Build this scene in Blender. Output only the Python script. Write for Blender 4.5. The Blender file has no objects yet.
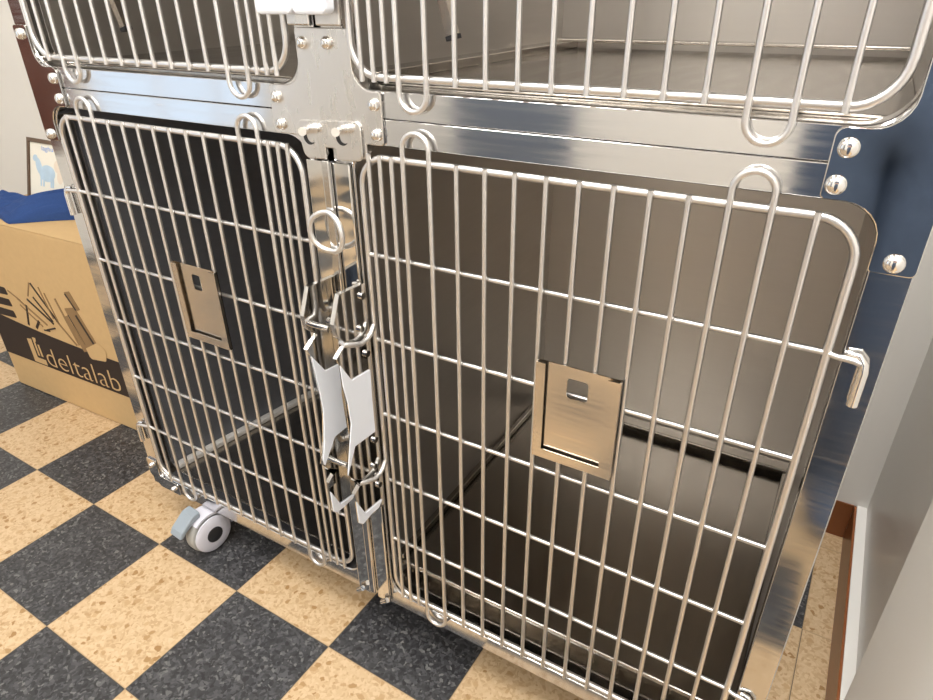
import bpy, bmesh, math, random
from mathutils import Vector, Matrix
random.seed(4)
S = 0.036            # metres per wire spacing of the cage doors; shapes below are written in wire spacings
ZF = 24.8            # height of the cage datum (top rail of the lower doors) above the floor, in spacings
COL = bpy.context.scene.collection
def W(x, y, z): return Vector((x*S, y*S, (z+ZF)*S))

# ------------------------------------------------------------------ materials
def newmat(name):
    m = bpy.data.materials.new(name); m.use_nodes = True
    nt = m.node_tree; b = nt.nodes['Principled BSDF']
    return m, nt, b
def simple(name, col, rough=.5, metal=0., spec=.5, noise=0., nscale=30., bump=0.):
    m, nt, b = newmat(name)
    b.inputs['Base Color'].default_value = (*col, 1); b.inputs['Roughness'].default_value = rough
    b.inputs['Metallic'].default_value = metal; b.inputs['Specular IOR Level'].default_value = spec
    if noise or bump:
        tc = nt.nodes.new('ShaderNodeTexCoord'); n = nt.nodes.new('ShaderNodeTexNoise')
        n.inputs['Scale'].default_value = nscale; n.inputs['Detail'].default_value = 5
        nt.links.new(tc.outputs['Object'], n.inputs['Vector'])
        if noise:
            mx = nt.nodes.new('ShaderNodeMix'); mx.data_type = 'RGBA'
            mx.inputs[6].default_value = (*[c*(1-noise) for c in col], 1)
            mx.inputs[7].default_value = (*[min(1, c*(1+noise)) for c in col], 1)
            nt.links.new(n.outputs['Fac'], mx.inputs[0]); nt.links.new(mx.outputs[2], b.inputs['Base Color'])
        if bump:
            bp = nt.nodes.new('ShaderNodeBump'); bp.inputs['Strength'].default_value = bump; bp.inputs['Distance'].default_value = .01
            nt.links.new(n.outputs['Fac'], bp.inputs['Height']); nt.links.new(bp.outputs['Normal'], b.inputs['Normal'])
    return m
def steel(name, col, r0, r1, stretch=(1, 1, 40), bump=.02, wave=0.):
    """brushed stainless sheet: grain stretched along one axis, slightly uneven roughness"""
    m, nt, b = newmat(name)
    b.inputs['Base Color'].default_value = (*col, 1); b.inputs['Metallic'].default_value = 1
    tc = nt.nodes.new('ShaderNodeTexCoord'); mp = nt.nodes.new('ShaderNodeMapping'); mp.inputs['Scale'].default_value = stretch
    n = nt.nodes.new('ShaderNodeTexNoise'); n.inputs['Scale'].default_value = 9; n.inputs['Detail'].default_value = 6
    nt.links.new(tc.outputs['Object'], mp.inputs['Vector']); nt.links.new(mp.outputs['Vector'], n.inputs['Vector'])
    mr = nt.nodes.new('ShaderNodeMapRange'); mr.inputs['From Min'].default_value = .3; mr.inputs['From Max'].default_value = .7
    mr.inputs['To Min'].default_value = r0; mr.inputs['To Max'].default_value = r1
    nt.links.new(n.outputs['Fac'], mr.inputs['Value']); nt.links.new(mr.outputs['Result'], b.inputs['Roughness'])
    bp = nt.nodes.new('ShaderNodeBump'); bp.inputs['Strength'].default_value = bump; bp.inputs['Distance'].default_value = .004
    nt.links.new(n.outputs['Fac'], bp.inputs['Height']); nrm = bp.outputs['Normal']
    if wave:
        n2 = nt.nodes.new('ShaderNodeTexNoise'); n2.inputs['Scale'].default_value = 7; n2.inputs['Detail'].default_value = 1
        nt.links.new(tc.outputs['Object'], n2.inputs['Vector'])
        b2 = nt.nodes.new('ShaderNodeBump'); b2.inputs['Strength'].default_value = wave; b2.inputs['Distance'].default_value = .01
        nt.links.new(n2.outputs['Fac'], b2.inputs['Height']); nt.links.new(nrm, b2.inputs['Normal']); nrm = b2.outputs['Normal']
    nt.links.new(nrm, b.inputs['Normal'])
    return m
M = {}
M['wire'] = simple('stainless_wire', (.83, .815, .80), .36, 1.)
M['frame'] = steel('frame_sheet', (.64, .635, .63), .06, .16, (1, 1, 20), 0, .04)
M['mirror'] = steel('polished_sheet', (.74, .73, .71), .03, .09, (2, 2, 2), .01, .06)
M['plate'] = steel('scratched_plate', (.74, .715, .685), .2, .4, (7, 7, 2), .05, .14)
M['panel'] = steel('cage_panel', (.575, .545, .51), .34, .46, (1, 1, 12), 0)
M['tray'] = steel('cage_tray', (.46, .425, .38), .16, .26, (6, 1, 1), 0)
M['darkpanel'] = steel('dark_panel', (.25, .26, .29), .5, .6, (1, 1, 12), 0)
M['holder'] = steel('card_holder_sheet', (.72, .66, .58), .16, .26, (1, 1, 30), .012)
M['chrome'] = simple('bright_steel', (.86, .85, .83), .12, 1.)
M['rail'] = simple('foot_rail_metal', (.52, .50, .47), .5)
M['white'] = simple('white_plastic', (.83, .865, .93), .35)
M['rubber'] = simple('grey_rubber', (.36, .36, .34), .5)
M['black'] = simple('black_plastic', (.02, .02, .022), .4)
M['pedal'] = simple('grey_plastic', (.27, .315, .355), .4)
M['casterwhite'] = simple('caster_white', (.62, .62, .69), .38)
M['card'] = simple('cardboard', (.55, .375, .185), .75, 0, .2, .06, 60, .05)
M['ink'] = simple('printed_ink', (.028, .018, .015), .6, 0, .3)
M['inkmid'] = simple('printed_brown_ink', (.26, .165, .08), .7, 0, .2)
M['cloth'] = simple('blue_cloth', (.028, .062, .185), .85, 0, .15, .15, 260, .15)
M['scrubs'] = simple('blue_clothing', (.085, .12, .19), .85, 0, .2, .2, 60, .3)
M['skin'] = simple('skin', (.55, .34, .25), .5)
M['hair'] = simple('hair', (.05, .03, .02), .6)
M['wall'] = simple('white_wall_paint', (.80, .785, .75), .55, 0, .3, .015, 8, .03)
M['wallgloss'] = simple('white_wall_gloss', (.80, .785, .75), .32, 0, .5, .015, 8, .03)
M['ceil'] = simple('ceiling_paint', (.82, .81, .79), .8)
M['skirt'] = simple('brown_skirting', (.235, .075, .022), .3, 0, .5, .25, 12)
M['door'] = simple('brown_panel_varnish', (.085, .022, .012), .3, 0, .5, .3, 6)  # used only by the brown panel added for its reflection
M['framewood'] = simple('picture_frame_wood', (.10, .06, .035), .45, 0, .4, .3, 20)
M['paper'] = simple('picture_paper', (.76, .72, .62), .7)
M['paleblue'] = simple('pale_blue_paint', (.44, .56, .66), .8, 0, .2, .25, 30)
M['palepink'] = simple('pale_cream_paint', (.72, .62, .50), .8, 0, .2)
M['blueink'] = simple('blue_print', (.20, .33, .66), .7)

def floor_material(tile, ox, oy, yaw):
    m, nt, b = newmat('terrazzo_checker'); N = nt.nodes.new; L = nt.links.new
    tc = N('ShaderNodeTexCoord'); mp = N('ShaderNodeMapping'); mp.vector_type = 'TEXTURE'
    mp.inputs['Location'].default_value = (ox, oy, 0); mp.inputs['Rotation'].default_value = (0, 0, yaw); mp.inputs['Scale'].default_value = (tile, tile, tile)
    L(tc.outputs['Object'], mp.inputs['Vector'])
    sp = N('ShaderNodeSeparateXYZ'); L(mp.outputs['Vector'], sp.inputs[0])
    def mth(op, a, bb=None):
        n = N('ShaderNodeMath'); n.operation = op
        for k, v in enumerate((a, bb)):
            if v is None: continue
            if isinstance(v, (int, float)): n.inputs[k].default_value = v
            else: L(v, n.inputs[k])
        return n.outputs[0]
    fu, fv = mth('FLOOR', sp.outputs[0]), mth('FLOOR', sp.outputs[1])
    par = mth('MODULO', mth('ABSOLUTE', mth('ADD', fu, fv)), 2)            # 1 on light tiles
    border = mth('GREATER_THAN', sp.outputs[0], 5.004)
    light = mth('MAXIMUM', par, border)
    du = mth('ABSOLUTE', mth('SUBTRACT', mth('FRACT', sp.outputs[0]), .5)); dv = mth('ABSOLUTE', mth('SUBTRACT', mth('FRACT', sp.outputs[1]), .5))
    seam = mth('GREATER_THAN', mth('MAXIMUM', du, dv), .4935)
    def ramp(src, stops):
        r = N('ShaderNodeValToRGB'); r.color_ramp.interpolation = 'LINEAR'
        while len(r.color_ramp.elements) < len(stops): r.color_ramp.elements.new(.5)
        for e, (p, c) in zip(r.color_ramp.elements, stops): e.position = p; e.color = (*c, 1)
        L(src, r.inputs[0]); return r.outputs[0]
    def mix(f, a, bb):
        x = N('ShaderNodeMix'); x.data_type = 'RGBA'
        if isinstance(f, float): x.inputs[0].default_value = f
        else: L(f, x.inputs[0])
        for k, v in ((6, a), (7, bb)):
            if isinstance(v, tuple): x.inputs[k].default_value = (*v, 1)
            else: L(v, x.inputs[k])
        return x.outputs[2]
    nz = N('ShaderNodeTexNoise'); nz.inputs['Scale'].default_value = 55; nz.inputs['Detail'].default_value = 3; L(tc.outputs['Object'], nz.inputs['Vector'])
    wv = N('ShaderNodeVectorMath'); wv.operation = 'MULTIPLY_ADD'; wv.inputs[1].default_value = (.02, .02, .02)
    L(nz.outputs['Color'], wv.inputs[0]); L(tc.outputs['Object'], wv.inputs[2])
    v1 = N('ShaderNodeTexVoronoi'); v1.inputs['Scale'].default_value = 75; L(wv.outputs[0], v1.inputs['Vector'])
    v2 = N('ShaderNodeTexVoronoi'); v2.inputs['Scale'].default_value = 190; L(wv.outputs[0], v2.inputs['Vector'])
    hs = N('ShaderNodeSeparateColor'); L(v1.outputs['Color'], hs.inputs[0])
    hs2 = N('ShaderNodeSeparateColor'); L(v2.outputs['Color'], hs2.inputs[0])
    base = ramp(hs2.outputs[0], [(0, (.44, .295, .155)), (.4, (.54, .385, .225)), (1, (.60, .445, .275))])
    chip = mth('MULTIPLY', mth('GREATER_THAN', hs.outputs[0], .70), mth('LESS_THAN', v1.outputs['Distance'], .42))
    lightc = mix(chip, base, ramp(hs.outputs[1], [(0, (.31, .175, .065)), (1, (.50, .34, .18))]))
    darkc = ramp(hs2.outputs[0], [(0, (.020, .020, .022)), (.55, (.046, .046, .049)), (.9, (.085, .086, .09)), (1, (.16, .16, .155))])
    c = mix(light, darkc, lightc)
    c = mix(seam, c, mix(light, (.05, .045, .04), (.42, .30, .17)))
    L(c, b.inputs['Base Color']); b.inputs['Roughness'].default_value = .38; b.inputs['Specular IOR Level'].default_value = .4
    return m

# ------------------------------------------------------------------ mesh builder
class MB:
    def __init__(s): s.bm = bmesh.new()
    def box(s, x0, x1, y0, y1, z0, z1):
        v = [s.bm.verts.new(p) for p in ((x0,y0,z0),(x1,y0,z0),(x1,y1,z0),(x0,y1,z0),(x0,y0,z1),(x1,y0,z1),(x1,y1,z1),(x0,y1,z1))]
        for f in ((0,3,2,1),(4,5,6,7),(0,1,5,4),(1,2,6,5),(2,3,7,6),(3,0,4,7)): s.bm.faces.new([v[i] for i in f])
        return s
    def prism(s, pts, y0, y1):
        """outline in the x-z plane, given a thickness from y0 to y1"""
        a = [s.bm.verts.new((x, y0, z)) for x, z in pts]; b = [s.bm.verts.new((x, y1, z)) for x, z in pts]
        n = len(pts)
        s.bm.faces.new(a); s.bm.faces.new(b[::-1])
        for i in range(n): s.bm.faces.new((a[i], b[i], b[(i+1) % n], a[(i+1) % n]))
        return s
    def strip(s, pts, half, y0, y1):
        """folded flat strip following pts in x-z, standing from y0 to y1"""
        P = [Vector((x, 0, z)) for x, z in pts]; L, R = [], []
        for i, p in enumerate(P):
            t = (P[min(i+1, len(P)-1)] - P[max(i-1, 0)]).normalized(); n = Vector((-t.z, 0, t.x))*half
            L.append((p+n)); R.append((p-n))
        out = [(p.x, p.z) for p in L] + [(p.x, p.z) for p in R[::-1]]
        return s.prism(out, y0, y1)
    def prism_x(s, pts, x0, x1):
        """outline in the y-z plane, given a thickness from x0 to x1"""
        a = [s.bm.verts.new((x0, y, z)) for y, z in pts]; b = [s.bm.verts.new((x1, y, z)) for y, z in pts]
        n = len(pts)
        s.bm.faces.new(a); s.bm.faces.new(b[::-1])
        for i in range(n): s.bm.faces.new((a[i], b[i], b[(i+1) % n], a[(i+1) % n]))
        return s
    def strip_x(s, pts, half, x0, x1):
        P = [Vector((y, z)) for y, z in pts]; L, R = [], []
        for i, p in enumerate(P):
            t = (P[min(i+1, len(P)-1)] - P[max(i-1, 0)]).normalized(); n = Vector((-t.y, t.x))*half
            L.append(tuple(p+n)); R.append(tuple(p-n))
        return s.prism_x(L + R[::-1], x0, x1)
    def ring(s, outer, inner, y0, y1):
        """plate with one hole; outer and inner have equal point counts"""
        n = len(outer); A = [[s.bm.verts.new((x, y, z)) for x, z in o] for o, y in ((outer,y0),(inner,y0),(outer,y1),(inner,y1))]
        for i in range(n):
            j = (i+1) % n
            s.bm.faces.new((A[0][i], A[0][j], A[1][j], A[1][i])); s.bm.faces.new((A[2][j], A[2][i], A[3][i], A[3][j]))
            s.bm.faces.new((A[0][j], A[0][i], A[2][i], A[2][j])); s.bm.faces.new((A[1][i], A[1][j], A[3][j], A[3][i]))
        return s
    def tube(s, pts, r, seg=10, closed=False, caps=True, rx=None):
        P = [Vector(p) for p in pts]; n = len(P); rings = []; up = None
        for i, p in enumerate(P):
            a = P[(i-1) % n] if (closed or i > 0) else p; b = P[(i+1) % n] if (closed or i < n-1) else p
            t = (b-a).normalized()
            if up is None: up = Vector((0, -1, 0)) if abs(t.y) < .9 else Vector((1, 0, 0))
            u = (up - t*up.dot(t)).normalized(); v = t.cross(u); up = u
            rr = r[i] if isinstance(r, (list, tuple)) else r
            rings.append([s.bm.verts.new(p + (u*math.cos(2*math.pi*k/seg) + v*math.sin(2*math.pi*k/seg))*rr) for k in range(seg)])
        for i in range(n if closed else n-1):
            A, B = rings[i], rings[(i+1) % n]
            for k in range(seg): s.bm.faces.new((A[k], A[(k+1) % seg], B[(k+1) % seg], B[k]))
        if caps and not closed: s.bm.faces.new(rings[0][::-1]); s.bm.faces.new(rings[-1])
        return s
    def lathe(s, origin, axis, prof, seg=24):
        """prof: (radius, distance along axis)"""
        axis = Vector(axis).normalized(); q = Vector((0,0,1)).rotation_difference(axis); o = Vector(origin); rings = []
        for r, d in prof:
            rings.append([s.bm.verts.new(o + q @ Vector((r*math.cos(2*math.pi*k/seg), r*math.sin(2*math.pi*k/seg), d))) for k in range(seg)])
        for A, B in zip(rings, rings[1:]):
            for k in range(seg): s.bm.faces.new((A[k], A[(k+1) % seg], B[(k+1) % seg], B[k]))
        s.bm.faces.new(rings[0][::-1]); s.bm.faces.new(rings[-1]); return s
    def build(s, name, mat, parent=None, smooth=False, bevel=0., raw=False, segs=2):
        if not raw:
            for v in s.bm.verts: v.co = W(*v.co)
        bmesh.ops.recalc_face_normals(s.bm, faces=s.bm.faces)
        me = bpy.data.meshes.new(name); s.bm.to_mesh(me); s.bm.free()
        me.materials.append(M[mat] if isinstance(mat, str) else mat)
        o = bpy.data.objects.new(name, me); COL.objects.link(o)
        if smooth:
            for p in me.polygons: p.use_smooth = True
            try: me.set_sharp_from_angle(angle=math.radians(40))
            except Exception: pass
        # origin: top-level meshes get theirs at the base, parts share the origin of their thing
        base = None
        if parent is None:
            xs = [v.co for v in me.vertices]
            base = Vector(((min(v.x for v in xs)+max(v.x for v in xs))/2, (min(v.y for v in xs)+max(v.y for v in xs))/2, min(v.z for v in xs)))
        else:
            base = Vector(parent['_o'])
        me.transform(Matrix.Translation(-base)); o['_o'] = tuple(base)
        if parent is None: o.location = base
        else: o.parent = parent
        if bevel:
            bv = o.modifiers.new('edge', 'BEVEL'); bv.width = bevel*S; bv.segments = segs; bv.limit_method = 'ANGLE'; bv.angle_limit = math.radians(35)
        return o
def thing(name, label, cat, at, group=None):
    o = bpy.data.objects.new(name, None); COL.objects.link(o); o.empty_display_size = .05
    p = W(*at); o.location = p; o['_o'] = tuple(p); tag(o, label, cat, group); return o
def tag(o, label, cat, group=None):
    o['label'] = label; o['category'] = cat
    if group: o['group'] = group
    return o
def struct(o): o['kind'] = 'structure'; return o
def arc(cx, cz, r, a0, a1, n=8):
    return [(cx + r*math.cos(math.radians(a0+(a1-a0)*k/n)), cz + r*math.sin(math.radians(a0+(a1-a0)*k/n))) for k in range(n+1)]
def rrect(x0, x1, z0, z1, r, n=8):
    return arc(x1-r, z1-r, r, 0, 90, n) + arc(x0+r, z1-r, r, 90, 180, n) + arc(x0+r, z0+r, r, 180, 270, n) + arc(x1-r, z0+r, r, 270, 360, n)
def rrect_sharp(x0, x1, z0, z1, n=8):
    o = []
    for c in ((x1, z1), (x0, z1), (x0, z0), (x1, z0)): o += [c]*(n+1)
    return o
def rounded(pts, n=6):
    """polygon with a radius per corner: (x, z, r)"""
    out = []; N = len(pts)
    for i, (x, z, r) in enumerate(pts):
        p = Vector((x, z)); a = Vector(pts[i-1][:2]) - p; b = Vector(pts[(i+1) % N][:2]) - p
        if r <= 0: out.append((x, z)); continue
        a.normalize(); b.normalize(); ang = a.angle(b); d = r/math.tan(ang/2)
        p0, p1 = p+a*d, p+b*d
        c = p + (a+b).normalized()*(r/math.sin(ang/2))
        a0 = math.atan2(p0.y-c.y, p0.x-c.x); a1 = math.atan2(p1.y-c.y, p1.x-c.x)
        da = (a1-a0+math.pi) % (2*math.pi) - math.pi
        out += [(c.x+r*math.cos(a0+da*k/n), c.y+r*math.sin(a0+da*k/n)) for k in range(n+1)]
    return out

# ------------------------------------------------------------------ cages
RG = 3.46                      # pitch of the cross rods
DOOR_H = 20.72                 # top rail to bottom rail
UP0 = 2.47                     # height of the bottom rail of the upper doors
def build_cage(key, label, X0, m, Z0, mz, upper):
    """m=+1: latch side on the left (right-hand cage), m=-1 mirrored. mz=-1: datum rail at top (lower cage), +1: at bottom (upper cage)"""
    X = lambda i: X0 + m*i
    Z = lambda k: Z0 + mz*k
    def bx(mb, i0, i1, y0, y1, k0, k1):
        a, b = sorted((X(i0), X(i1))); c, d = sorted((Z(k0), Z(k1))); return mb.box(a, b, y0, y1, c, d)
    k_in, k_out = -.38, -1.23                      # opening edge / outer edge on the datum side
    kb_in, kb_out = DOOR_H+.38, DOOR_H+1.25
    xa, xb = sorted((X(-3.08), X(14.28))); za, zb = sorted((Z(k_out), Z(kb_out)))
    t = thing('animal_cage', label, 'cage', ((xa+xb)/2, 9, za), 'stainless steel animal cages of the bank')
    oa, ob = sorted((X(-2.2), X(13.33))); oc, od = sorted((Z(k_in), Z(kb_in)))
    MB().ring(rrect_sharp(xa, xb, za, zb), rrect(oa, ob, oc, od, .95), .08, .95).build('front_frame', 'frame', t, smooth=True, bevel=.07)
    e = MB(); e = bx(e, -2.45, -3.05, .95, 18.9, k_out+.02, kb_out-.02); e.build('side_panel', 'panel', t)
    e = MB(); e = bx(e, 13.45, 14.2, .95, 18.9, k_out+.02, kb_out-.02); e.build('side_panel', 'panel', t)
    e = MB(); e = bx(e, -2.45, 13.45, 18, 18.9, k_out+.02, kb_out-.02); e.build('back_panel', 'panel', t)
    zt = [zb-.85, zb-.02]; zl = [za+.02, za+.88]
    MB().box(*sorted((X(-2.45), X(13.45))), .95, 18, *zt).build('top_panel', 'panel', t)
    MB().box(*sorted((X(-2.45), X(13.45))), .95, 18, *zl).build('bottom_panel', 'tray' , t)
    tray = not (m < 0 and not upper)
    if tray:
        zf = zl[1] if upper else -19.85
        x0, x1 = sorted((X(-2.44), X(13.44))); a = MB()
        rim = .42; wl = .95
        if not upper: wl = .35
        a.box(x0, x1, 1.0, 17.98, zf-.25 if not upper else zf, zf if not upper else zf+.08)
        if not upper: a.box(x0, x0+.3, 1.6, 17.98, zl[1], zf-.25); a.box(x1-.3, x1, 1.6, 17.98, zl[1], zf-.25); a.box(x0+.3, x1-.3, 2.2, 2.5, zl[1], zf-.25)
        inner = m > 0
        if inner or not upper: a.box(x0, x0+wl, 1.0, 17.98, zf+.08, zf+rim)
        else: a.box(x1-wl, x1, 1.0, 17.98, zf+.08, zf+rim)
        if not upper: a.box(x1-wl, x1, 1.0, 17.98, zf+.08, zf+rim)
        a.box(x0+.02, x1-.02, 17.98-.95, 17.98, zf+rim-.02, zf+rim+.12)
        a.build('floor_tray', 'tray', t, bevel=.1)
    else:
        # inner side panel standing a little askew along the wall, with its bright foot rail
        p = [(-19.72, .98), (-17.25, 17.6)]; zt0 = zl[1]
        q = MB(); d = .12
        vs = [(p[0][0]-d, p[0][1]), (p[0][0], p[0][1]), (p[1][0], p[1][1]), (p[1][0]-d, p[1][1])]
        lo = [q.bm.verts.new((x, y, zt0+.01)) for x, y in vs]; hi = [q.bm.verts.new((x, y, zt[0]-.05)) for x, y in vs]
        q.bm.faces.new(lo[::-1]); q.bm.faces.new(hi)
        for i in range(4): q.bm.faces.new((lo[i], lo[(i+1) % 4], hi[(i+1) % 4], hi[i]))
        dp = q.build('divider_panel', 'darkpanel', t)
        q = MB(); vs = [(p[0][0]+.02, p[0][1]), (p[0][0]+.52, p[0][1]), (p[1][0]+.52, p[1][1]), (p[1][0]+.02, p[1][1])]
        lo = [q.bm.verts.new((x, y, zt0+.01)) for x, y in vs]; hi = [q.bm.verts.new((x, y, zt0+.36)) for x, y in vs]
        q.bm.faces.new(lo[::-1]); q.bm.faces.new(hi)
        for i in range(4): q.bm.faces.new((lo[i], lo[(i+1) % 4], hi[(i+1) % 4], hi[i]))
        q.build('foot_rail', 'rail', dp, bevel=.08)
    # ---- door
    loop = rrect(*sorted((X(-1.85), X(13))), *sorted((Z(0), Z(DOOR_H))), 1.0, 8)
    d = MB().tube([(x, .05, z) for x, z in loop], .118, 12, closed=True).build('door', 'wire', t, smooth=True)
    d['label'] = 'wire door frame with rounded corners'
    skip = (0, 1, 10, 11)
    for i in [-1.39, -.93, -.46] + [k for k in range(13) if k not in skip]:
        MB().tube([(X(i), -.11, Z(-.13)), (X(i), -.11, Z(DOOR_H+.13))], .083, 10).build('vertical_bar', 'wire', d, smooth=True)
    for a0 in (0, 10):                              # long wire loops that run past both rails
        pts = [(X(a0), Z(3))] + [(X(a0+.5-.5*math.cos(math.radians(a))), Z(-.42-.5*math.sin(math.radians(a)))) for a in range(0, 181, 15)]
        low = [(X(a0+.5+.5*math.cos(math.radians(a))), Z(DOOR_H+.42+.5*math.sin(math.radians(a)))) for a in range(0, 181, 15)]
        MB().tube([(x, -.11, z) for x, z in pts[1:] + low], .09, 10, closed=True).build('loop_bar', 'wire', d, smooth=True)
    for k in range(1, 6):
        if k == 1 or k == 5:
            pts = [(X(-1.8), .05, Z(RG*k)), (X(12.95), .05, Z(RG*k)), (X(13.25), -.06, Z(RG*k)), (X(13.62), -.1, Z(RG*k)), (X(13.85), -.12, Z(RG*k+.05))]
        else: pts = [(X(-1.8), .05, Z(RG*k)), (X(12.95), .05, Z(RG*k))]
        MB().tube(pts, .085, 10).build('cross_rod', 'wire', d, smooth=True)
    for k in (1, 5):
        pz = Z(RG*k)
        MB().tube([(X(13.45), -.02, pz+.13), (X(13.72), -.06, pz+.13), (X(13.86), -.1, pz-.05), (X(13.88), -.1, pz-.25), (X(13.88), -.1, pz-1.25)], [.09, .09, .11, .135, .135], 14).build('hinge_pin', 'chrome', d, smooth=True)
    # ---- card holder, folded from one sheet
    if not upper:
        hx0, hx1 = sorted((X(5.1), X(7.95))) if m > 0 else (-12.95, -10.1)
        hz1, hz0 = -5.7, -9.48
        wx0 = hx0+1.06; wx1 = wx0+.72; wz1 = hz1-.42; wz0 = wz1-.74
        if m < 0: wx0 = hx0+1.1; wx1 = wx0+.55
        c = MB().ring(rrect_sharp(hx0, hx1, hz0, hz1), rrect(wx0, wx1, wz0, wz1, .12), -.27, -.23)
        for q in ((hx0, hx0+.05, -.39, -.23, hz0, hz1), (hx1-.05, hx1, -.39, -.23, hz0, hz1), (hx0, hx1, -.39, -.23, hz0, hz0+.05),
                  (hx0, hx0+.33, -.41, -.37, hz0, hz1-.03), (hx1-.42, hx1, -.41, -.37, hz0, hz1-.03), (hx0+.33, hx1-.42, -.41, -.37, hz0, hz0+.36)): c.box(*q)
        c.build('card_holder', 'holder', d)
    return t, d

LR, doorR = build_cage('LR', 'lower right steel animal cage, the card holder on its door reflecting gold', 0, 1, 0, -1, False)
LL, doorL = build_cage('LL', 'lower left steel animal cage with dark interior, next to the cardboard box', -6.42, -1, 0, -1, False)
UR, _ = build_cage('UR', 'upper right steel animal cage with pale interior, above the one with brownish interior', 0, 1, UP0, 1, True)
UL, _ = build_cage('UL', 'upper left steel animal cage with grey interior, above the one with dark interior', -6.42, -1, UP0, 1, True)

# strap brackets hanging inside the upper cages
for par, x in ((UR, -.35), (UL, -17.65)):
    b = MB().strip([(x-.9, 8.2), (x+.05, 4.5), (x+.36, 3.52)], .17, 2.9, 3.2).build('hanging_bracket', 'holder', par)
    MB().strip([(x+.36, 3.52), (x+.40, 3.38)], .19, 2.86, 3.24).build('end_cap', 'black', b)

# ------------------------------------------------------------------ rivets, joining plates
def rivet(parent, x, z, y=-.03, r=.2):
    o = MB().lathe((x, y, z), (0, -1, 0), [(r*1.0, 0), (r*1.0, .05), (r*.86, .13), (r*.5, .18), (r*.12, .19)], 18)
    return o.build('rivet', 'chrome', parent, smooth=True)
PG = 'steel plates bolted over the joints of the cages'
t = thing('joining_plate', 'scratched cross shaped steel plate joining all four cages at the centre', 'plate', (-3.2, .17, -1.2), PG)
MB().prism(rounded([(-4.10, 3.82, .15), (-1.85, 3.82, .15), (-1.85, 2.05, .75), (-.78, 2.05, .12), (-.78, .40, .12), (-1.50, .40, .0), (-1.50, -.1, .0), (-2.75, -.1, 0), (-2.75, .2, 0), (-3.22, .2, 0), (-3.22, -.1, 0), (-4.15, -.1, 0), (-4.15, .45, .2), (-5.60, .45, .12), (-5.60, 2.05, .12), (-4.10, 2.05, .7)]), -.03, .072).build('plate', 'plate', t, bevel=.03)
MB().prism(rounded([(-4.45, .98, .25), (-1.62, 1.12, .28), (-1.62, -.16, .25), (-2.75, -.22, 0), (-2.75, .16, 0), (-3.22, .16, 0), (-3.22, -.24, 0), (-4.20, -.3, .3)]), -.12, -.035).build('cover_plate', 'plate', t, bevel=.03)
for x, z in ((-3.78, 3.38), (-2.75, 3.4), (-5.27, 1.65), (-5.22, .76), (-1.06, 1.66), (-1.02, .75)): rivet(t, x, z)
for x, z in ((-3.88, .8), (-2.42, .9)):
    b = MB().tube([(x-.08, -.1, z-.1), (x+.1, -.55, z-.1)], .145, 14).build('pin', 'chrome', t, smooth=True)
    # crescent slot below each pin
    MB().prism(arc(x, z-.34, .27, 150, 300, 8) + arc(x+.1, z-.31, .22, 300, 150, 8), -.135, -.121).build('slot', 'black', t)
def side_plate(label, f, rz):
    t = thing('joining_plate', label, 'plate', (f(13.9), .17, -1.2), PG)
    MB().prism(rounded([(f(14.3), 3.7, .12), (f(13.3), 3.7, .12), (f(13.3), 2.07, .7), (f(11.92), 2.07, .25), (f(11.92), .42, .12), (f(13.3), .42, .85), (f(13.3), -1.15, .1), (f(14.3), -1.15, .15)]), -.03, .072).build('plate', 'mirror', t, bevel=.03)
    for i, z in ((12.26, 1.62), (12.2, .78), (13.8, -.85), (13.8, 3.35)): rivet(t, f(i), z, r=.23)
side_plate('polished steel joining plate at the right edge, reflecting dark blue clothing', lambda i: i, 0)
side_plate('polished steel joining plate at the left edge, reflecting dark brown', lambda i: -6.42-i, 0)
t = thing('corner_plate', 'small dark steel plate at the bottom left corner of the cages', 'plate', (-19.6, .17, -21.98), PG)
MB().prism(rounded([(-20.7, -20.0, .1), (-19.8, -20.0, .1), (-19.8, -21.12, .25), (-18.1, -21.12, .1), (-18.1, -21.97, .1), (-19.9, -21.97, .1), (-20.7, -21.2, .1)]), -.03, .072).build('plate', 'mirror', t, bevel=.03)
for x, z in ((-20.25, -20.4), (-18.6, -21.6)): rivet(t, x, z, r=.16)

# ------------------------------------------------------------------ centre post with sliding bar and latches
t = thing('centre_post', 'polished steel post between the two lower doors with a sliding bar', 'post', (-3.2, .1, -21.9))
MB().box(-4.22, -3.42, -.1, .07, -21.85, -.32).build('post_strip', 'mirror', t, bevel=.05)
MB().box(-3.02, -2.28, -.1, .07, -21.85, -.32).build('post_strip', 'mirror', t, bevel=.05)
MB().box(-3.40, -3.04, -.26, .05, -21.5, -.28).build('slide_bar', 'frame', t, bevel=.06)
h = [(-3.22+.78*math.cos(a)*(1 if abs(math.cos(a)) < .9 else .97), -.38-.2*abs(math.cos(a)), -2.75+.72*math.sin(a)) for a in [2*math.pi*k/28 for k in range(28)]]
MB().tube(h, .1, 10, closed=True).build('ring_handle', 'wire', t, smooth=True)
for x in (-4.0, -2.5):
    MB().tube([(x-.1, -.3, -21.75), (x+.22, -.3, -21.45)], .13, 12).build('stop_pin', 'chrome', t, smooth=True)

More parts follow.
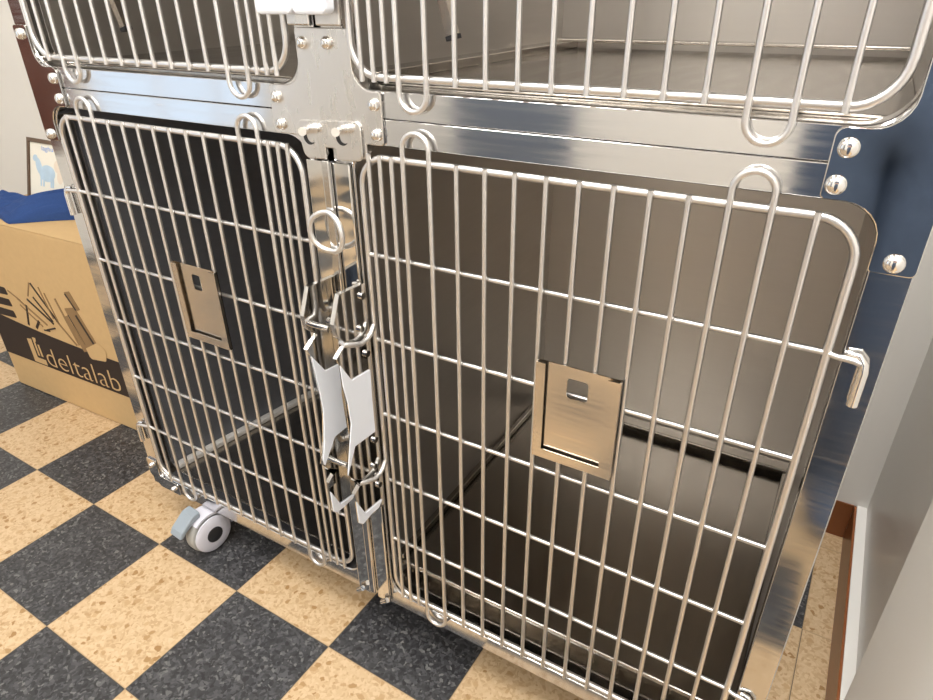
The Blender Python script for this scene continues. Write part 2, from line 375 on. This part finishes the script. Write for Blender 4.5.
def latch(label, X, body, grip, tail, pins):
    """side plate standing out from the post, with a folded front edge, a white grip and a white tail"""
    t = thing('door_latch', label, 'latch', (X, -1, -15.2), 'latches between the two lower doors')
    MB().prism_x(body + [(-.14, -15.2), (-.14, -4.6)], X-.04, X).build('side_plate', 'mirror', t)
    MB().strip_x(body[:4], .03, X-.17, X+.01).build('front_flange', 'chrome', t)
    MB().strip_x(body[4:8], .03, X-.17, X+.01).build('front_flange', 'chrome', t)
    MB().strip_x(body[14:18], .03, X-.17, X+.01).build('front_flange', 'chrome', t)
    MB().prism_x(grip, X+.002, X+.05).build('grip_plate', 'white', t, bevel=.012)
    MB().prism_x(tail, X+.002, X+.05).build('tail_plate', 'white', t, bevel=.012)
    for p, q, r in pins: MB().tube([p, q], r, 12).build('pin', 'chrome', t, smooth=True)
    return t
BODY = [(-.14, -4.6), (-1.54, -4.52), (-1.96, -5.51), (-1.88, -6.0), (-1.88, -6.02), (-1.40, -6.5), (-1.70, -6.66), (-2.04, -6.88), (-1.94, -7.15), (-1.9, -8.1), (-1.73, -9.0), (-1.69, -9.9), (-1.9, -11.2), (-2.2, -12.1), (-1.86, -12.6), (-1.28, -13.0), (-1.55, -13.12), (-1.9, -13.35), (-1.93, -13.7), (-1.9, -14.9), (-1.7, -15.15)]
latch('steel latch with white grip, right one of two, hooked to wire loops', -2.03, BODY,
      [(-1.94, -7.16), (-1.39, -8.09), (-.3, -8.17), (-.34, -9.54), (-.34, -11.12), (-1.63, -11.04), (-2.21, -12.12), (-2.18, -11.9), (-1.7, -9.92), (-1.75, -8.96), (-1.9, -8.11)],
      [(-1.92, -13.7), (-1.45, -14.7), (-.29, -14.83), (-.56, -15.1), (-1.04, -15.05), (-1.66, -15.14), (-1.88, -14.9)],
      [((-2.03, y, z), (-1.93, y, z), .14) for y, z in ((-.35, -5.0), (-.6, -6.25), (-.4, -7.4), (-.4, -11.5), (-.6, -12.75), (-.4, -13.9))])
latch('steel latch with white grip, left one of two, beside the dark cage', -3.45, BODY,
      [(-1.90, -7.2), (-1.27, -8.15), (-.45, -8.25), (-.55, -9.67), (-.48, -11.31), (-1.25, -11.34), (-2.0, -12.3), (-2.05, -12.0), (-1.83, -11.12), (-1.66, -9.73), (-1.72, -8.9)],
      [(-1.9, -13.8), (-1.42, -14.85), (-.49, -15.0), (-.6, -15.15), (-1.19, -15.16), (-1.68, -15.14), (-1.88, -14.9)],
      [((-3.45, -1.28, -6.2), (-2.95, -1.28, -6.2), .13), ((-3.45, -1.2, -12.7), (-2.95, -1.2, -12.7), .13), ((-3.45, -.6, -6.3), (-3.3, -.6, -6.3), .15)])
for dz in (0, -6.5):                            # wire loops of the right door that the latch hooks over
    MB().tube([(-1.85, -.02, -6.3+dz), (-1.85, -.2, -6.55+dz), (-1.86, -.45, -6.7+dz), (-1.87, -.8, -6.75+dz), (-1.92, -1.15, -6.65+dz), (-2.06, -1.5, -6.55+dz), (-2.25, -1.45, -6.5+dz), (-2.38, -1.2, -6.5+dz), (-2.4, -.4, -6.35+dz), (-2.4, -.24, -6.0+dz), (-2.4, -.24, -4.6+dz)], .105, 12).build('keeper_loop', 'wire', doorR, smooth=True)
for x0, x1, lbl in ((-4.75, -3.24, 'left of the two white plastic latch covers between the upper cages'), (-3.2, -1.9, 'right of the two white plastic latch covers between the upper cages')):
    o = MB().prism(rounded([(x0, 4.2, .2), (x1, 4.2, .2), (x1, 11, .2), (x0, 11, .2)]), -.95, -.45)
    o = o.build('latch_cover', 'white', None, bevel=.1); tag(o, lbl, 'latch', 'white latch covers of the upper cages')
t = thing('centre_post', 'steel post between the two upper doors, behind the white latch covers', 'post', (-3.2, .1, 3.75))
MB().box(-4.3, -3.35, -.1, .07, 3.87, 24.2).build('post_strip', 'plate', t, bevel=.05)
MB().box(-3.1, -2.1, -.1, .07, 3.87, 24.2).build('post_strip', 'plate', t, bevel=.05)
MB().box(-3.35, -3.1, -.05, .07, 4.6, 24.2).build('slide_bar', 'frame', t)
MB().box(-4.4, -2.0, -.42, -.11, 6, 9).build('latch_mount', 'plate', t)

# ------------------------------------------------------------------ casters
def caster(parent, x, y, dx, dy, label=None):
    """mount at (x, y); the wheel trails by (dx, dy)"""
    wx, wy, wz, R = x+dx, y+dy, -ZF+1.31, 1.3
    roll = Vector((dx, dy, 0)).normalized(); ax = Vector((-roll.y, roll.x, 0))
    if ax.x < 0: ax = -ax
    b = MB().lathe((x, y, -22.18), (0, 0, 1), [(1.0, 0), (1.0, .18)], 20)
    b.lathe((x, y, -22.75), (0, 0, 1), [(.45, 0), (.55, .2), (.55, .55)], 18)
    # fork shell hugging the wheel on both sides
    c = Vector((wx, wy, wz))
    for sgn in (1, -1):
        o = c + ax*sgn*.42
        pts = []
        for k in range(20):
            a = math.radians(-20 + 220*k/19); pts.append(o + roll*(.95*math.cos(a)) + Vector((0, 0, .95*math.sin(a))))
        top = [b.bm.verts.new(p) for p in pts]; bot = [b.bm.verts.new(p + ax*sgn*.12) for p in pts]
        b.bm.faces.new(top); b.bm.faces.new(bot[::-1])
        for i in range(len(pts)): j = (i+1) % len(pts); b.bm.faces.new((top[i], top[j], bot[j], bot[i]))
    arch = [c + roll*(1.42*math.cos(math.radians(a))) + Vector((0, 0, 1.42*math.sin(math.radians(a)))) for a in range(50, 186, 9)]
    for p, q in zip(arch, arch[1:]):
        vs = [b.bm.verts.new(v) for v in (p-ax*.54, p+ax*.54, q+ax*.54, q-ax*.54, (p-c)*.9+c-ax*.54, (p-c)*.9+c+ax*.54, (q-c)*.9+c+ax*.54, (q-c)*.9+c-ax*.54)]
        for f in ((0,1,2,3), (4,7,6,5), (0,4,5,1), (1,5,6,2), (2,6,7,3), (3,7,4,0)): b.bm.faces.new([vs[i] for i in f])
    f = b.build('caster', 'casterwhite', parent, smooth=True)
    w = MB().lathe(tuple(c-ax*.36), tuple(ax), [(.7, 0), (1.15, 0), (1.27, .1), (1.3, .2), (1.3, .52), (1.27, .62), (1.15, .72), (.7, .72)], 40).build('wheel', 'rubber', f, smooth=True)
    MB().lathe(tuple(c+ax*.545), tuple(ax), [(1.18, 0), (1.18, .07), (1.06, .15), (.5, .18)], 36).build('wheel_disc', 'casterwhite', f, smooth=True)
    MB().lathe(tuple(c+ax*.715), tuple(ax), [(.5, 0), (.5, .05), (.44, .08)], 28).build('hub_cap', 'black', f, smooth=True)
    p = MB(); u = roll; base = c + Vector((0, 0, 1.3))
    prof = [(.3, .45), (.8, .4), (1.65, -.25), (1.85, -.6), (1.65, -.68), (1.35, -.4), (.8, -.05), (.35, .05)]
    off = -ax*.25
    A = [p.bm.verts.new(base+u*a+Vector((0, 0, z))+off-ax*.55) for a, z in prof]; B = [p.bm.verts.new(base+u*a+Vector((0, 0, z))+off+ax*.5) for a, z in prof]
    p.bm.faces.new(A); p.bm.faces.new(B[::-1])
    for i in range(len(prof)): j = (i+1) % len(prof); p.bm.faces.new((A[i], B[i], B[j], A[j]))
    p.build('brake_pedal', 'pedal', f, bevel=.08)
    return f
caster(LL, -15.8, 1.5, -.15, -1.7)
caster(LL, -18.6, 16.5, .8, 1.2)
caster(LR, 12.2, 2.3, .9, 1.3)
caster(LR, 12.2, 16.0, .9, 1.2)

# ------------------------------------------------------------------ cardboard box with its printing
BX, BY, TH = -45.9, 4.43, .037
cth, sth = math.cos(TH), math.sin(TH)
box = thing('cardboard_box', 'large brown cardboard box printed deltalab, on the floor left of the cages', 'box', (BX, BY, -ZF))
def boxpt(u, d, h): return W(BX+u*cth-d*sth, BY+u*sth+d*cth, h-ZF)
def to_box(mb):
    for v in mb.bm.verts: v.co = boxpt(v.co.x, v.co.y, v.co.z)
    return mb
def build_box_part(mb, name, mat, bevel=0): return to_box(mb).build(name, mat, box, raw=True, bevel=bevel)
b = MB().box(0, 23, 0, 14, .05, 15.2); build_box_part(b, 'carton', 'card', .12)
b = MB().box(.05, 22.95, .0, 6.97, 15.21, 15.26).box(.05, 22.95, 7.03, 14, 15.21, 15.26); build_box_part(b, 'top_flap', 'card')
band = [(.03, 3.22), (22.9, 3.28), (22.9, 6.3)] + [(u, 6.3+.82*((16-u)/16)**2.2 if u < 16 else 6.3) for u in (16, 14, 12, 10, 8, 6, 4, 2, .03)]
b = MB().prism(band, -.03, -.006); build_box_part(b, 'printed_band', 'ink')
icon = MB().prism([(4.15, 5.45), (4.75, 5.55), (4.75, 3.85), (5.85, 3.85), (5.85, 3.35), (4.15, 3.35)], -.045, -.032)
icon.prism([(4.98, 5.75), (5.42, 5.78), (5.36, 5.45), (5.2, 5.4), (5.2, 4.1), (4.98, 4.1)], -.045, -.032)
icon.prism([(5.42, 5.2), (5.62, 5.2), (5.66, 4.1), (5.42, 4.1)], -.045, -.032)
build_box_part(icon, 'printed_logo', 'card')
def text_mesh(body, size, bold=0.):
    cu = bpy.data.curves.new('lettering', 'FONT'); cu.body = body; cu.size = size; cu.extrude = .006; cu.offset = bold; cu.resolution_u = 4
    tmp = bpy.data.objects.new('lettering', cu); COL.objects.link(tmp); bpy.context.view_layer.update()
    me = bpy.data.meshes.new_from_object(tmp.evaluated_get(bpy.context.evaluated_depsgraph_get()))
    bpy.data.objects.remove(tmp); bpy.data.curves.remove(cu); mb = MB(); mb.bm.from_mesh(me); bpy.data.meshes.remove(me)
    xs = [v.co.x for v in mb.bm.verts]; ys = [v.co.y for v in mb.bm.verts]
    return mb, min(xs), max(xs), min(ys), max(ys)
mb, xa, xb, ya, yb = text_mesh('deltalab', 1, -.016)
for v in mb.bm.verts: v.co = Vector((6.12+(v.co.x-xa)*9.0/(xb-xa), -.04-v.co.z, 3.5+(v.co.y-ya)*1.68/(yb-ya)))
build_box_part(mb, 'printed_lettering', 'card')
def line(mb, a, c, w): return mb.strip([a, c], w, -.035, -.006)
b = MB()
for a, c, w in (((2.6, 9.15), (5.0, 9.85), 0), ): pass
for q in ([(2.9, 9.75), (5.2, 10.38), (4.93, 9.91), (2.62, 9.19)], [(2.26, 8.6), (4.33, 9.11), (4.19, 8.66), (1.88, 7.99)], [(1.44, 7.25), (3.67, 7.76), (3.53, 7.29), (.99, 6.5)]): pass
for z in (9.35, 8.35, 7.35): b.prism(rounded([(.05, z+.3, .0), (3.6, z+.42, .15), (3.75, z-.18, .1), (.05, z-.42, 0)]), -.035, -.006)
line(b, (.05, 10.55), (3.6, 10.85), .05)
for a, c, w in (((6.3, 9.35), (8.88, 7.81), .09), ((7.55, 10.91), (9.54, 8.13), .09), ((7.27, 9.72), (8.9, 8.0), .08), ((5.9, 8.75), (5.2, 6.9), .1), ((6.2, 6.84), (6.9, 7.6), .12), ((7.6, 7.0), (8.9, 7.45), .07), ((7.2, 6.9), (8.0, 6.99), .06)): line(b, a, c, w)
build_box_part(b, 'printed_tips', 'ink')
b = MB()
for a, c, w in (((9.0, 10.4), (9.67, 7.91), .07), ((8.47, 10.77), (9.1, 8.3), .07), ((6.6, 9.66), (7.4, 10.9), .06), ((4.87, 9.14), (7.9, 7.5), .08), ((3.9, 9.6), (5.3, 9.0), .06), ((5.0, 8.6), (7.2, 7.2), .06), ((10.2, 10.2), (11.4, 6.6), .1), ((9.4, 8.2), (11.1, 6.5), .09), ((10.9, 8.93), (12.0, 6.2), .22), ((11.5, 8.2), (12.6, 6.5), .12)): line(b, a, c, w)
b.prism(rounded([(11.05, 9.6, .1), (12.4, 9.95, .1), (13.75, 7.3, .1), (12.1, 6.5, .1)]), -.034, -.006)
b.prism(rounded([(11.65, 11.0, .1), (12.35, 11.2, .1), (13.0, 9.9, .05), (12.4, 9.6, .05)]), -.034, -.006)
build_box_part(b, 'printed_flask', 'inkmid')
b = MB(); line(b, (12.25, 9.3), (13.45, 7.1), .13); line(b, (11.75, 10.9), (12.5, 9.75), .1); line(b, (11.25, 9.1), (12.25, 6.9), .07); build_box_part(b, 'printed_shade', 'ink')
b = MB().prism(rounded([(12.2, 6.55, .2), (13.9, 7.45, .25), (14.7, 6.95, .3), (14.3, 5.95, .3), (12.4, 5.7, .3)]), -.044, -.031); build_box_part(b, 'printed_cap', 'card')

# folded blue cloth on the box
cb = MB(); NX, NY = 64, 44; grid = []
def cloth_h(u, v):
    edge = min(1, min(u, 1-u)/.06, v/.1, (1-v)/.12)
    f = .5+.5*math.sin(9*u+3*v+2*math.sin(5*v)); g = .5+.5*math.sin(23*u-7*v+3*math.sin(6*u))
    rise = min(1, v/.75); rise = rise*rise*(3-2*rise)
    crease = abs(math.sin(15*v-11*u+2.5*math.sin(7*u+2*v)))*abs(math.sin(5*u+9*v))
    hh = .26 + (.42 + 1.15*math.exp(-((u-.66)/.27)**2))*rise + .1*f + .1*g + .24*crease
    return .04 + hh*max(0, edge)**.55
for j in range(NY+1):
    row = []
    for i in range(NX+1):
        u, v = i/NX, j/NY
        wob = .2*math.sin(9*u)+.12*math.sin(23*u+1)
        U = .4+15*u
        d0 = .55 + .8*max(0, min(U, 11)-7)
        row.append((U + .2*math.sin(9*v), d0 + (3.7+.8*max(0, U-8.4)-d0)*v + wob*(1-v), 15.27+cloth_h(u, v)))
    grid.append(row)
top = [[cb.bm.verts.new(p) for p in row] for row in grid]; low = [[cb.bm.verts.new((p[0], p[1], 15.275)) for p in row] for row in grid]
for j in range(NY):
    for i in range(NX):
        cb.bm.faces.new((top[j][i], top[j][i+1], top[j+1][i+1], top[j+1][i])); cb.bm.faces.new((low[j][i], low[j+1][i], low[j+1][i+1], low[j][i+1]))
for j in range(NY):
    for i in (0, NX): cb.bm.faces.new((top[j][i], top[j+1][i], low[j+1][i], low[j][i]))
for i in range(NX):
    for j in (0, NY): cb.bm.faces.new((top[j][i], top[j][i+1], low[j][i+1], low[j][i]))
o = to_box(cb).build('folded_cloth', 'cloth', None, raw=True, smooth=True); tag(o, 'crumpled blue cloth lying on top of the cardboard box', 'cloth')

# ------------------------------------------------------------------ small framed picture standing on the box, leaning back on its strut
PYB, PZB = 8.62, -9.52
pic = thing('framed_picture', 'small brown framed picture of a pale blue animal, on the box behind the cloth', 'picture', (-40.6, PYB, PZB))
def build_picture(mb, name, mat, bevel=0):
    for v in mb.bm.verts:
        x, y, h = v.co; v.co = (x, PYB + h*.2935 + y*.956, PZB + h*.956 - y*.2935)
    return mb.build(name, mat, pic, bevel=bevel)
px0, px1, pH = -43.0, -37.7, 5.07
build_picture(MB().ring(rrect_sharp(px0, px1, 0, pH), rrect_sharp(px0+.3, px1-.3, .3, pH-.3), -.12, .14), 'frame', 'framewood', .03)
build_picture(MB().box(px0+.3, px1-.3, 0, .1, .3, pH-.3), 'sheet', 'paper')
def ell(cx, cz, rx, rz, a=0, n=24):
    ca, sa = math.cos(a), math.sin(a)
    return [(cx+rx*math.cos(t)*ca-rz*math.sin(t)*sa, cz+rx*math.cos(t)*sa+rz*math.sin(t)*ca) for t in [2*math.pi*k/n for k in range(n)]]
a = MB(); y1 = -.003
a.prism(ell(-40.4, 2.6, 1.05, .62, .05), -.012, y1); a.prism(ell(-41.5, 3.05, .36, .68, .5), -.016, y1); a.prism(ell(-42.0, 3.62, .3, .24, .3), -.02, y1)
for x in (-41.2, -40.85, -39.85, -39.6): a.prism([(x-.11, 2.6), (x+.11, 2.6), (x+.09, 1.6), (x-.09, 1.6)], -.024, y1)
build_picture(a, 'painted_animal', 'paleblue')
build_picture(MB().prism(ell(-38.9, 3.25, .6, .5), -.01, y1).prism(ell(-38.7, 2.5, .4, .5), -.014, y1), 'painted_shrub', 'palepink')
mb, xa, xb, ya, yb = text_mesh('laghu', 1, 0)
for v in mb.bm.verts: v.co = Vector((-41.1+(v.co.x-xa)*1.5/(xb-xa), -.012-v.co.z*.5, 4.15+(v.co.y-ya)*.46/(yb-ya)))
build_picture(mb, 'printed_title', 'blueink')
build_picture(MB().strip_x([(.14, 3.4), (2.55, .78)], .05, -41.1, -40.3), 'easel_strut', 'framewood')

# ------------------------------------------------------------------ room
YW = 19.8
X_R, X_L, Y_R, Z_C = 17.95, -72, -75, 44
fl = MB().box(X_L-1, 31, Y_R-1, YW+1, -ZF-1, -ZF)
fl = fl.build('floor', floor_material(6.897*S, -18.82*S, -1.77*S, -.018), None); struct(fl)
fl.data.transform(Matrix.Translation(fl.location)); fl.location = (0, 0, 0)
struct(MB().box(X_L-1, 31, Y_R-1, YW+1, Z_C, Z_C+1).build('ceiling', 'ceil'))
struct(MB().box(X_L-1, 31, YW, YW+1, -ZF, Z_C).build('wall_back', 'wall'))
struct(MB().box(X_R, X_R+1, 5.5, YW, -ZF, Z_C).build('wall_right', 'wallgloss'))
q = MB()   # end of the right wall, splayed to catch lamp light, nearer than the recess beside the cages
lo = [q.bm.verts.new((x, y, -ZF)) for x, y in ((17.5, 5.5), (23.5, -8), (25, -8), (25, 5.5))]; hi = [q.bm.verts.new((v.co.x, v.co.y, Z_C)) for v in lo]
q.bm.faces.new(lo[::-1]); q.bm.faces.new(hi)
for i in range(4): q.bm.faces.new((lo[i], lo[(i+1) % 4], hi[(i+1) % 4], hi[i]))
struct(q.build('wall_right', 'wall', None))
struct(MB().box(23.5, 30, -9, -8, -ZF, Z_C).build('wall_right', 'wall')); struct(MB().box(30, 31, Y_R, -8, -ZF, Z_C).build('wall_right', 'wall'))
# left wall with an unseen window, added for its cool reflection in the steel
WY0, WY1, WZ0, WZ1 = -62, -33, -14, 28
w = MB().box(X_L-1, X_L, Y_R, WY0, -ZF, Z_C).box(X_L-1, X_L, WY1, YW, -ZF, Z_C).box(X_L-1, X_L, WY0, WY1, -ZF, WZ0).box(X_L-1, X_L, WY0, WY1, WZ1, Z_C); struct(w.build('wall_left', 'wall'))
struct(MB().box(X_L-1, 31, Y_R-1, Y_R, -ZF, Z_C).build('wall_rear', 'wall'))
win = MB().box(X_L-.8, X_L-.2, WY0, WY0+1, WZ0, WZ1).box(X_L-.8, X_L-.2, WY1-1, WY1, WZ0, WZ1).box(X_L-.8, X_L-.2, WY0+1, WY1-1, WZ0, WZ0+1).box(X_L-.8, X_L-.2, WY0+1, WY1-1, WZ1-1, WZ1).box(X_L-.7, X_L-.3, -43.5, -42.5, WZ0+1, WZ1-1).box(X_L-.7, X_L-.3, -53, -52, WZ0+1, WZ1-1).build('added_window', 'white'); struct(win)
# skirting
struct(MB().box(X_L, 17.3, 19.72, YW, -ZF, -22.2).build('baseboard_back', 'skirt', None, bevel=.04))
struct(MB().box(17.3, 17.42, 5.6, 19.72, -ZF, -22.2).build('baseboard_right', 'skirt', None))
struct(MB().box(17.42, X_R, 5.5, YW, -ZF, -22.15).build('trim_1', 'wall', None, bevel=.03))
struct(MB().box(-44, -24, Y_R, Y_R+.6, -ZF, 30).build('added_grey_panel', simple('grey_blue_panel_paint', (.16, .19, .24), .35), None, bevel=.05))  # unseen panel added so the rails mirror a grey-blue patch
# unseen brown panel, added for the left cage edge to mirror
dr = MB().box(X_L, X_L+.6, -30.6, -18, -11.5, 33); struct(dr.build('added_brown_panel', 'door', None, bevel=.05))

# ------------------------------------------------------------------ photographer, seen only in the polished steel
def person():
    me = bpy.data.meshes.new('person'); bm = bmesh.new()
    ox, oy = 13.9, -21.6
    J = {'pel': (0, 0, 1.6, 3.6), 'bel': (0, .1, 4.6, 3.7), 'chest': (0, 0, 9.6, 4.0), 'sh': (0, -.2, 12.6, 3.0), 'nk': (0, .1, 15.0, 1.45), 'hd': (0, .5, 17.2, 2.1), 'hd2': (0, .6, 19.6, 2.2), 'top': (0, .3, 21.4, 1.6),
         'hL': (-2.0, 0, .2, 2.7), 'kL': (-1.9, .8, -11.4, 2.0), 'aL': (-1.75, 0, -22.0, 1.85), 'tL': (-2.2, 3.4, -23.9, .85),
         'hR': (2.0, 0, .2, 2.7), 'kR': (2.0, .9, -11.4, 2.0), 'aR': (1.9, 0, -22.0, 1.85), 'tR': (2.5, 3.4, -23.9, .85),
         'sL': (-4.6, -.2, 12.2, 1.7), 'eL': (-5.9, -1.4, 4.9, 1.25), 'wL': (-4.2, 1.9, 5.4, .85), 'pL': (-3.2, 2.4, 5.9, .9),
         'sR': (4.6, -.2, 12.2, 1.7), 'eR': (5.9, -.6, 4.6, 1.25), 'wR': (2.2, 3.4, 5.6, .85), 'pR': (1.2, 3.6, 5.9, .9)}
    E = [('pel','bel'),('bel','chest'),('chest','sh'),('sh','nk'),('nk','hd'),('hd','hd2'),('hd2','top'),('pel','hL'),('hL','kL'),('kL','aL'),('aL','tL'),('pel','hR'),('hR','kR'),('kR','aR'),('aR','tR'),('sh','sL'),('sL','eL'),('eL','wL'),('wL','pL'),('sh','sR'),('sR','eR'),('eR','wR'),('wR','pR')]
    for n, sx in (('L', 1), ('R', -1)):
        px, py, pz, _ = J['p'+n]
        for k in range(4):
            J['f%s%d' % (n, k)] = (px+sx*.45, py+.35+.1*k, pz+.55-.38*k, .24); J['g%s%d' % (n, k)] = (px+sx*(1.05+.06*k), py+.15, pz+.6-.38*k, .2); E += [('p'+n, 'f%s%d' % (n, k)), ('f%s%d' % (n, k), 'g%s%d' % (n, k))]
        J['t'+n+'h'] = (px+sx*.2, py-.5, pz+.95, .26); E.append(('p'+n, 't'+n+'h'))
    V = {k: bm.verts.new(W(ox+x, oy+y, z)) for k, (x, y, z, r) in J.items()}
    for a, b in E: bm.edges.new((V[a], V[b]))
    bm.verts.index_update(); keys = list(J); bm.to_mesh(me); bm.free()
    o = bpy.data.objects.new('person', me); COL.objects.link(o)
    sk = o.modifiers.new('skin', 'SKIN'); sk.use_smooth_shade = True
    for k, d in zip(keys, me.skin_vertices[0].data):
        r = J[k][3]*S; fl = .72 if k in ('pel', 'bel', 'chest', 'sh') else 1
        d.radius = (r, r*fl); d.use_root = (k == 'pel')
    sb = o.modifiers.new('sub', 'SUBSURF'); sb.levels = 2; sb.render_levels = 2
    bpy.context.view_layer.update(); dg = bpy.context.evaluated_depsgraph_get()
    m2 = bpy.data.meshes.new_from_object(o.evaluated_get(dg)); bpy.data.objects.remove(o)
    o = bpy.data.objects.new('person', m2); COL.objects.link(o)
    m2.materials.clear(); m2.materials.append(M['scrubs']); m2.materials.append(M['skin'])
    for p in m2.polygons:
        c = p.center; z = c.z/S-ZF; x = c.x/S-ox; y = c.y/S-oy
        p.use_smooth = True; p.material_index = 1 if (z > 14.2 or y > 1.7 and z > 3 and z < 8 and abs(x) < 5) else 0
    base = W(ox, oy, -ZF); zmin = min(v.co.z for v in m2.vertices); base.z = 0
    m2.transform(Matrix.Translation(-Vector((base.x, base.y, zmin)))); o.location = base; o['_o'] = tuple(base + Vector((0, 0, zmin)))
    tag(o, 'person in blue clothes, mirrored in the polished right edge of the cages', 'person')
    o['_o'] = tuple(Vector((base.x, base.y, zmin)))
    ctr = (ox, oy+.45, 19.3)
    h = MB(); rings = []
    for k in range(9):
        ph = math.radians(-5+95*k/8); r = 2.5*math.cos(ph)
        rings.append([h.bm.verts.new((ctr[0]+.92*r*math.cos(a), ctr[1]-.3+r*math.sin(a), ctr[2]+.2+2.7*math.sin(ph))) for a in [2*math.pi*q/20 for q in range(20)]])
    for A, B in zip(rings, rings[1:]):
        for q in range(20): h.bm.faces.new((A[q], A[(q+1) % 20], B[(q+1) % 20], B[q]))
    h.build('hair', 'hair', o, smooth=True)
    f = MB()
    f.lathe((ox, oy+2.3, 18.3), (0, 1, -.3), [(.4, 0), (.32, .4), (.1, .65)], 10); f.build('nose', 'skin', o, smooth=True)
    for s_ in (-.8, .8): MB().lathe((ox+s_, oy+2.45, 19.0), (0, 1, 0), [(.3, 0), (.22, .15), (.05, .2)], 10).build('eye', 'hair', o, smooth=True)
    MB().lathe((ox, oy+2.1, 17.0), (0, 1, 0), [(.6, 0), (.4, .3)], 10).build('mouth', simple('lips', (.4, .14, .12), .5), o, smooth=True)
person()

# ------------------------------------------------------------------ light
def area(name, x, y, z, sx, sy, power, col, rot=(0, 0, 0)):
    l = bpy.data.lights.new(name, 'AREA'); l.shape = 'RECTANGLE'; l.size = sx*S; l.size_y = sy*S; l.energy = power; l.color = col
    o = bpy.data.objects.new(name, l); o.location = W(x, y, z); o.rotation_euler = rot; COL.objects.link(o); return o
warm = (1.0, .975, .94)
for x, pw in ((-50, 4.5), (-16, 20)):
    for y in (-52, -16):
        area('overhead_light', x, y, Z_C-.4, 16, 16, pw, warm)
for y in (-54, -35, -16): area('overhead_light', 15.8, y, Z_C-.4, 14, 14, 17, warm)  # row placed and strengthened so its light reaches the right recess
area('overhead_light', 15.8, 9, Z_C-.4, 9, 9, 40, warm)  # extra lamp added above the recess beside the cages to brighten it
area('added_window_light', X_L-.9, (WY0+WY1)/2, (WZ0+WZ1)/2, 42, 29, 2.7, (.70, .86, 1.0), (0, math.radians(-90), 0))  # cool light behind the added window, mirrored in the left rails
wd = bpy.data.worlds.new('World'); bpy.context.scene.world = wd; wd.use_nodes = True
wd.node_tree.nodes['Background'].inputs[0].default_value = (.75, .85, 1, 1); wd.node_tree.nodes['Background'].inputs[1].default_value = 1.0

# ------------------------------------------------------------------ camera
R = [[0.8613660483016162, 0.5079200206590057, -0.00811069952679852], [0.23844545202795742, -0.4183674385799485, -0.8764202489338092], [-0.4485446435308773, 0.752984687060615, -0.4814787262277114]]
cam = bpy.data.cameras.new('Camera'); co = bpy.data.objects.new('Camera', cam); COL.objects.link(co)
cam.sensor_fit = 'HORIZONTAL'; cam.sensor_width = 36; cam.lens = 647.59/933*36; cam.clip_start = .01
mw = Matrix(((R[0][0], -R[1][0], -R[2][0], 0), (R[0][1], -R[1][1], -R[2][1], 0), (R[0][2], -R[1][2], -R[2][2], 0), (0, 0, 0, 1)))
mw.translation = W(12.471, -17.181, 4.697)
co.matrix_world = mw
bpy.context.scene.camera = co
sc = bpy.context.scene
sc.view_settings.view_transform = 'Standard'; sc.view_settings.look = 'None'; sc.view_settings.exposure = 0; sc.view_settings.gamma = 1
for o in bpy.data.objects:
    if '_o' in o: del o['_o']
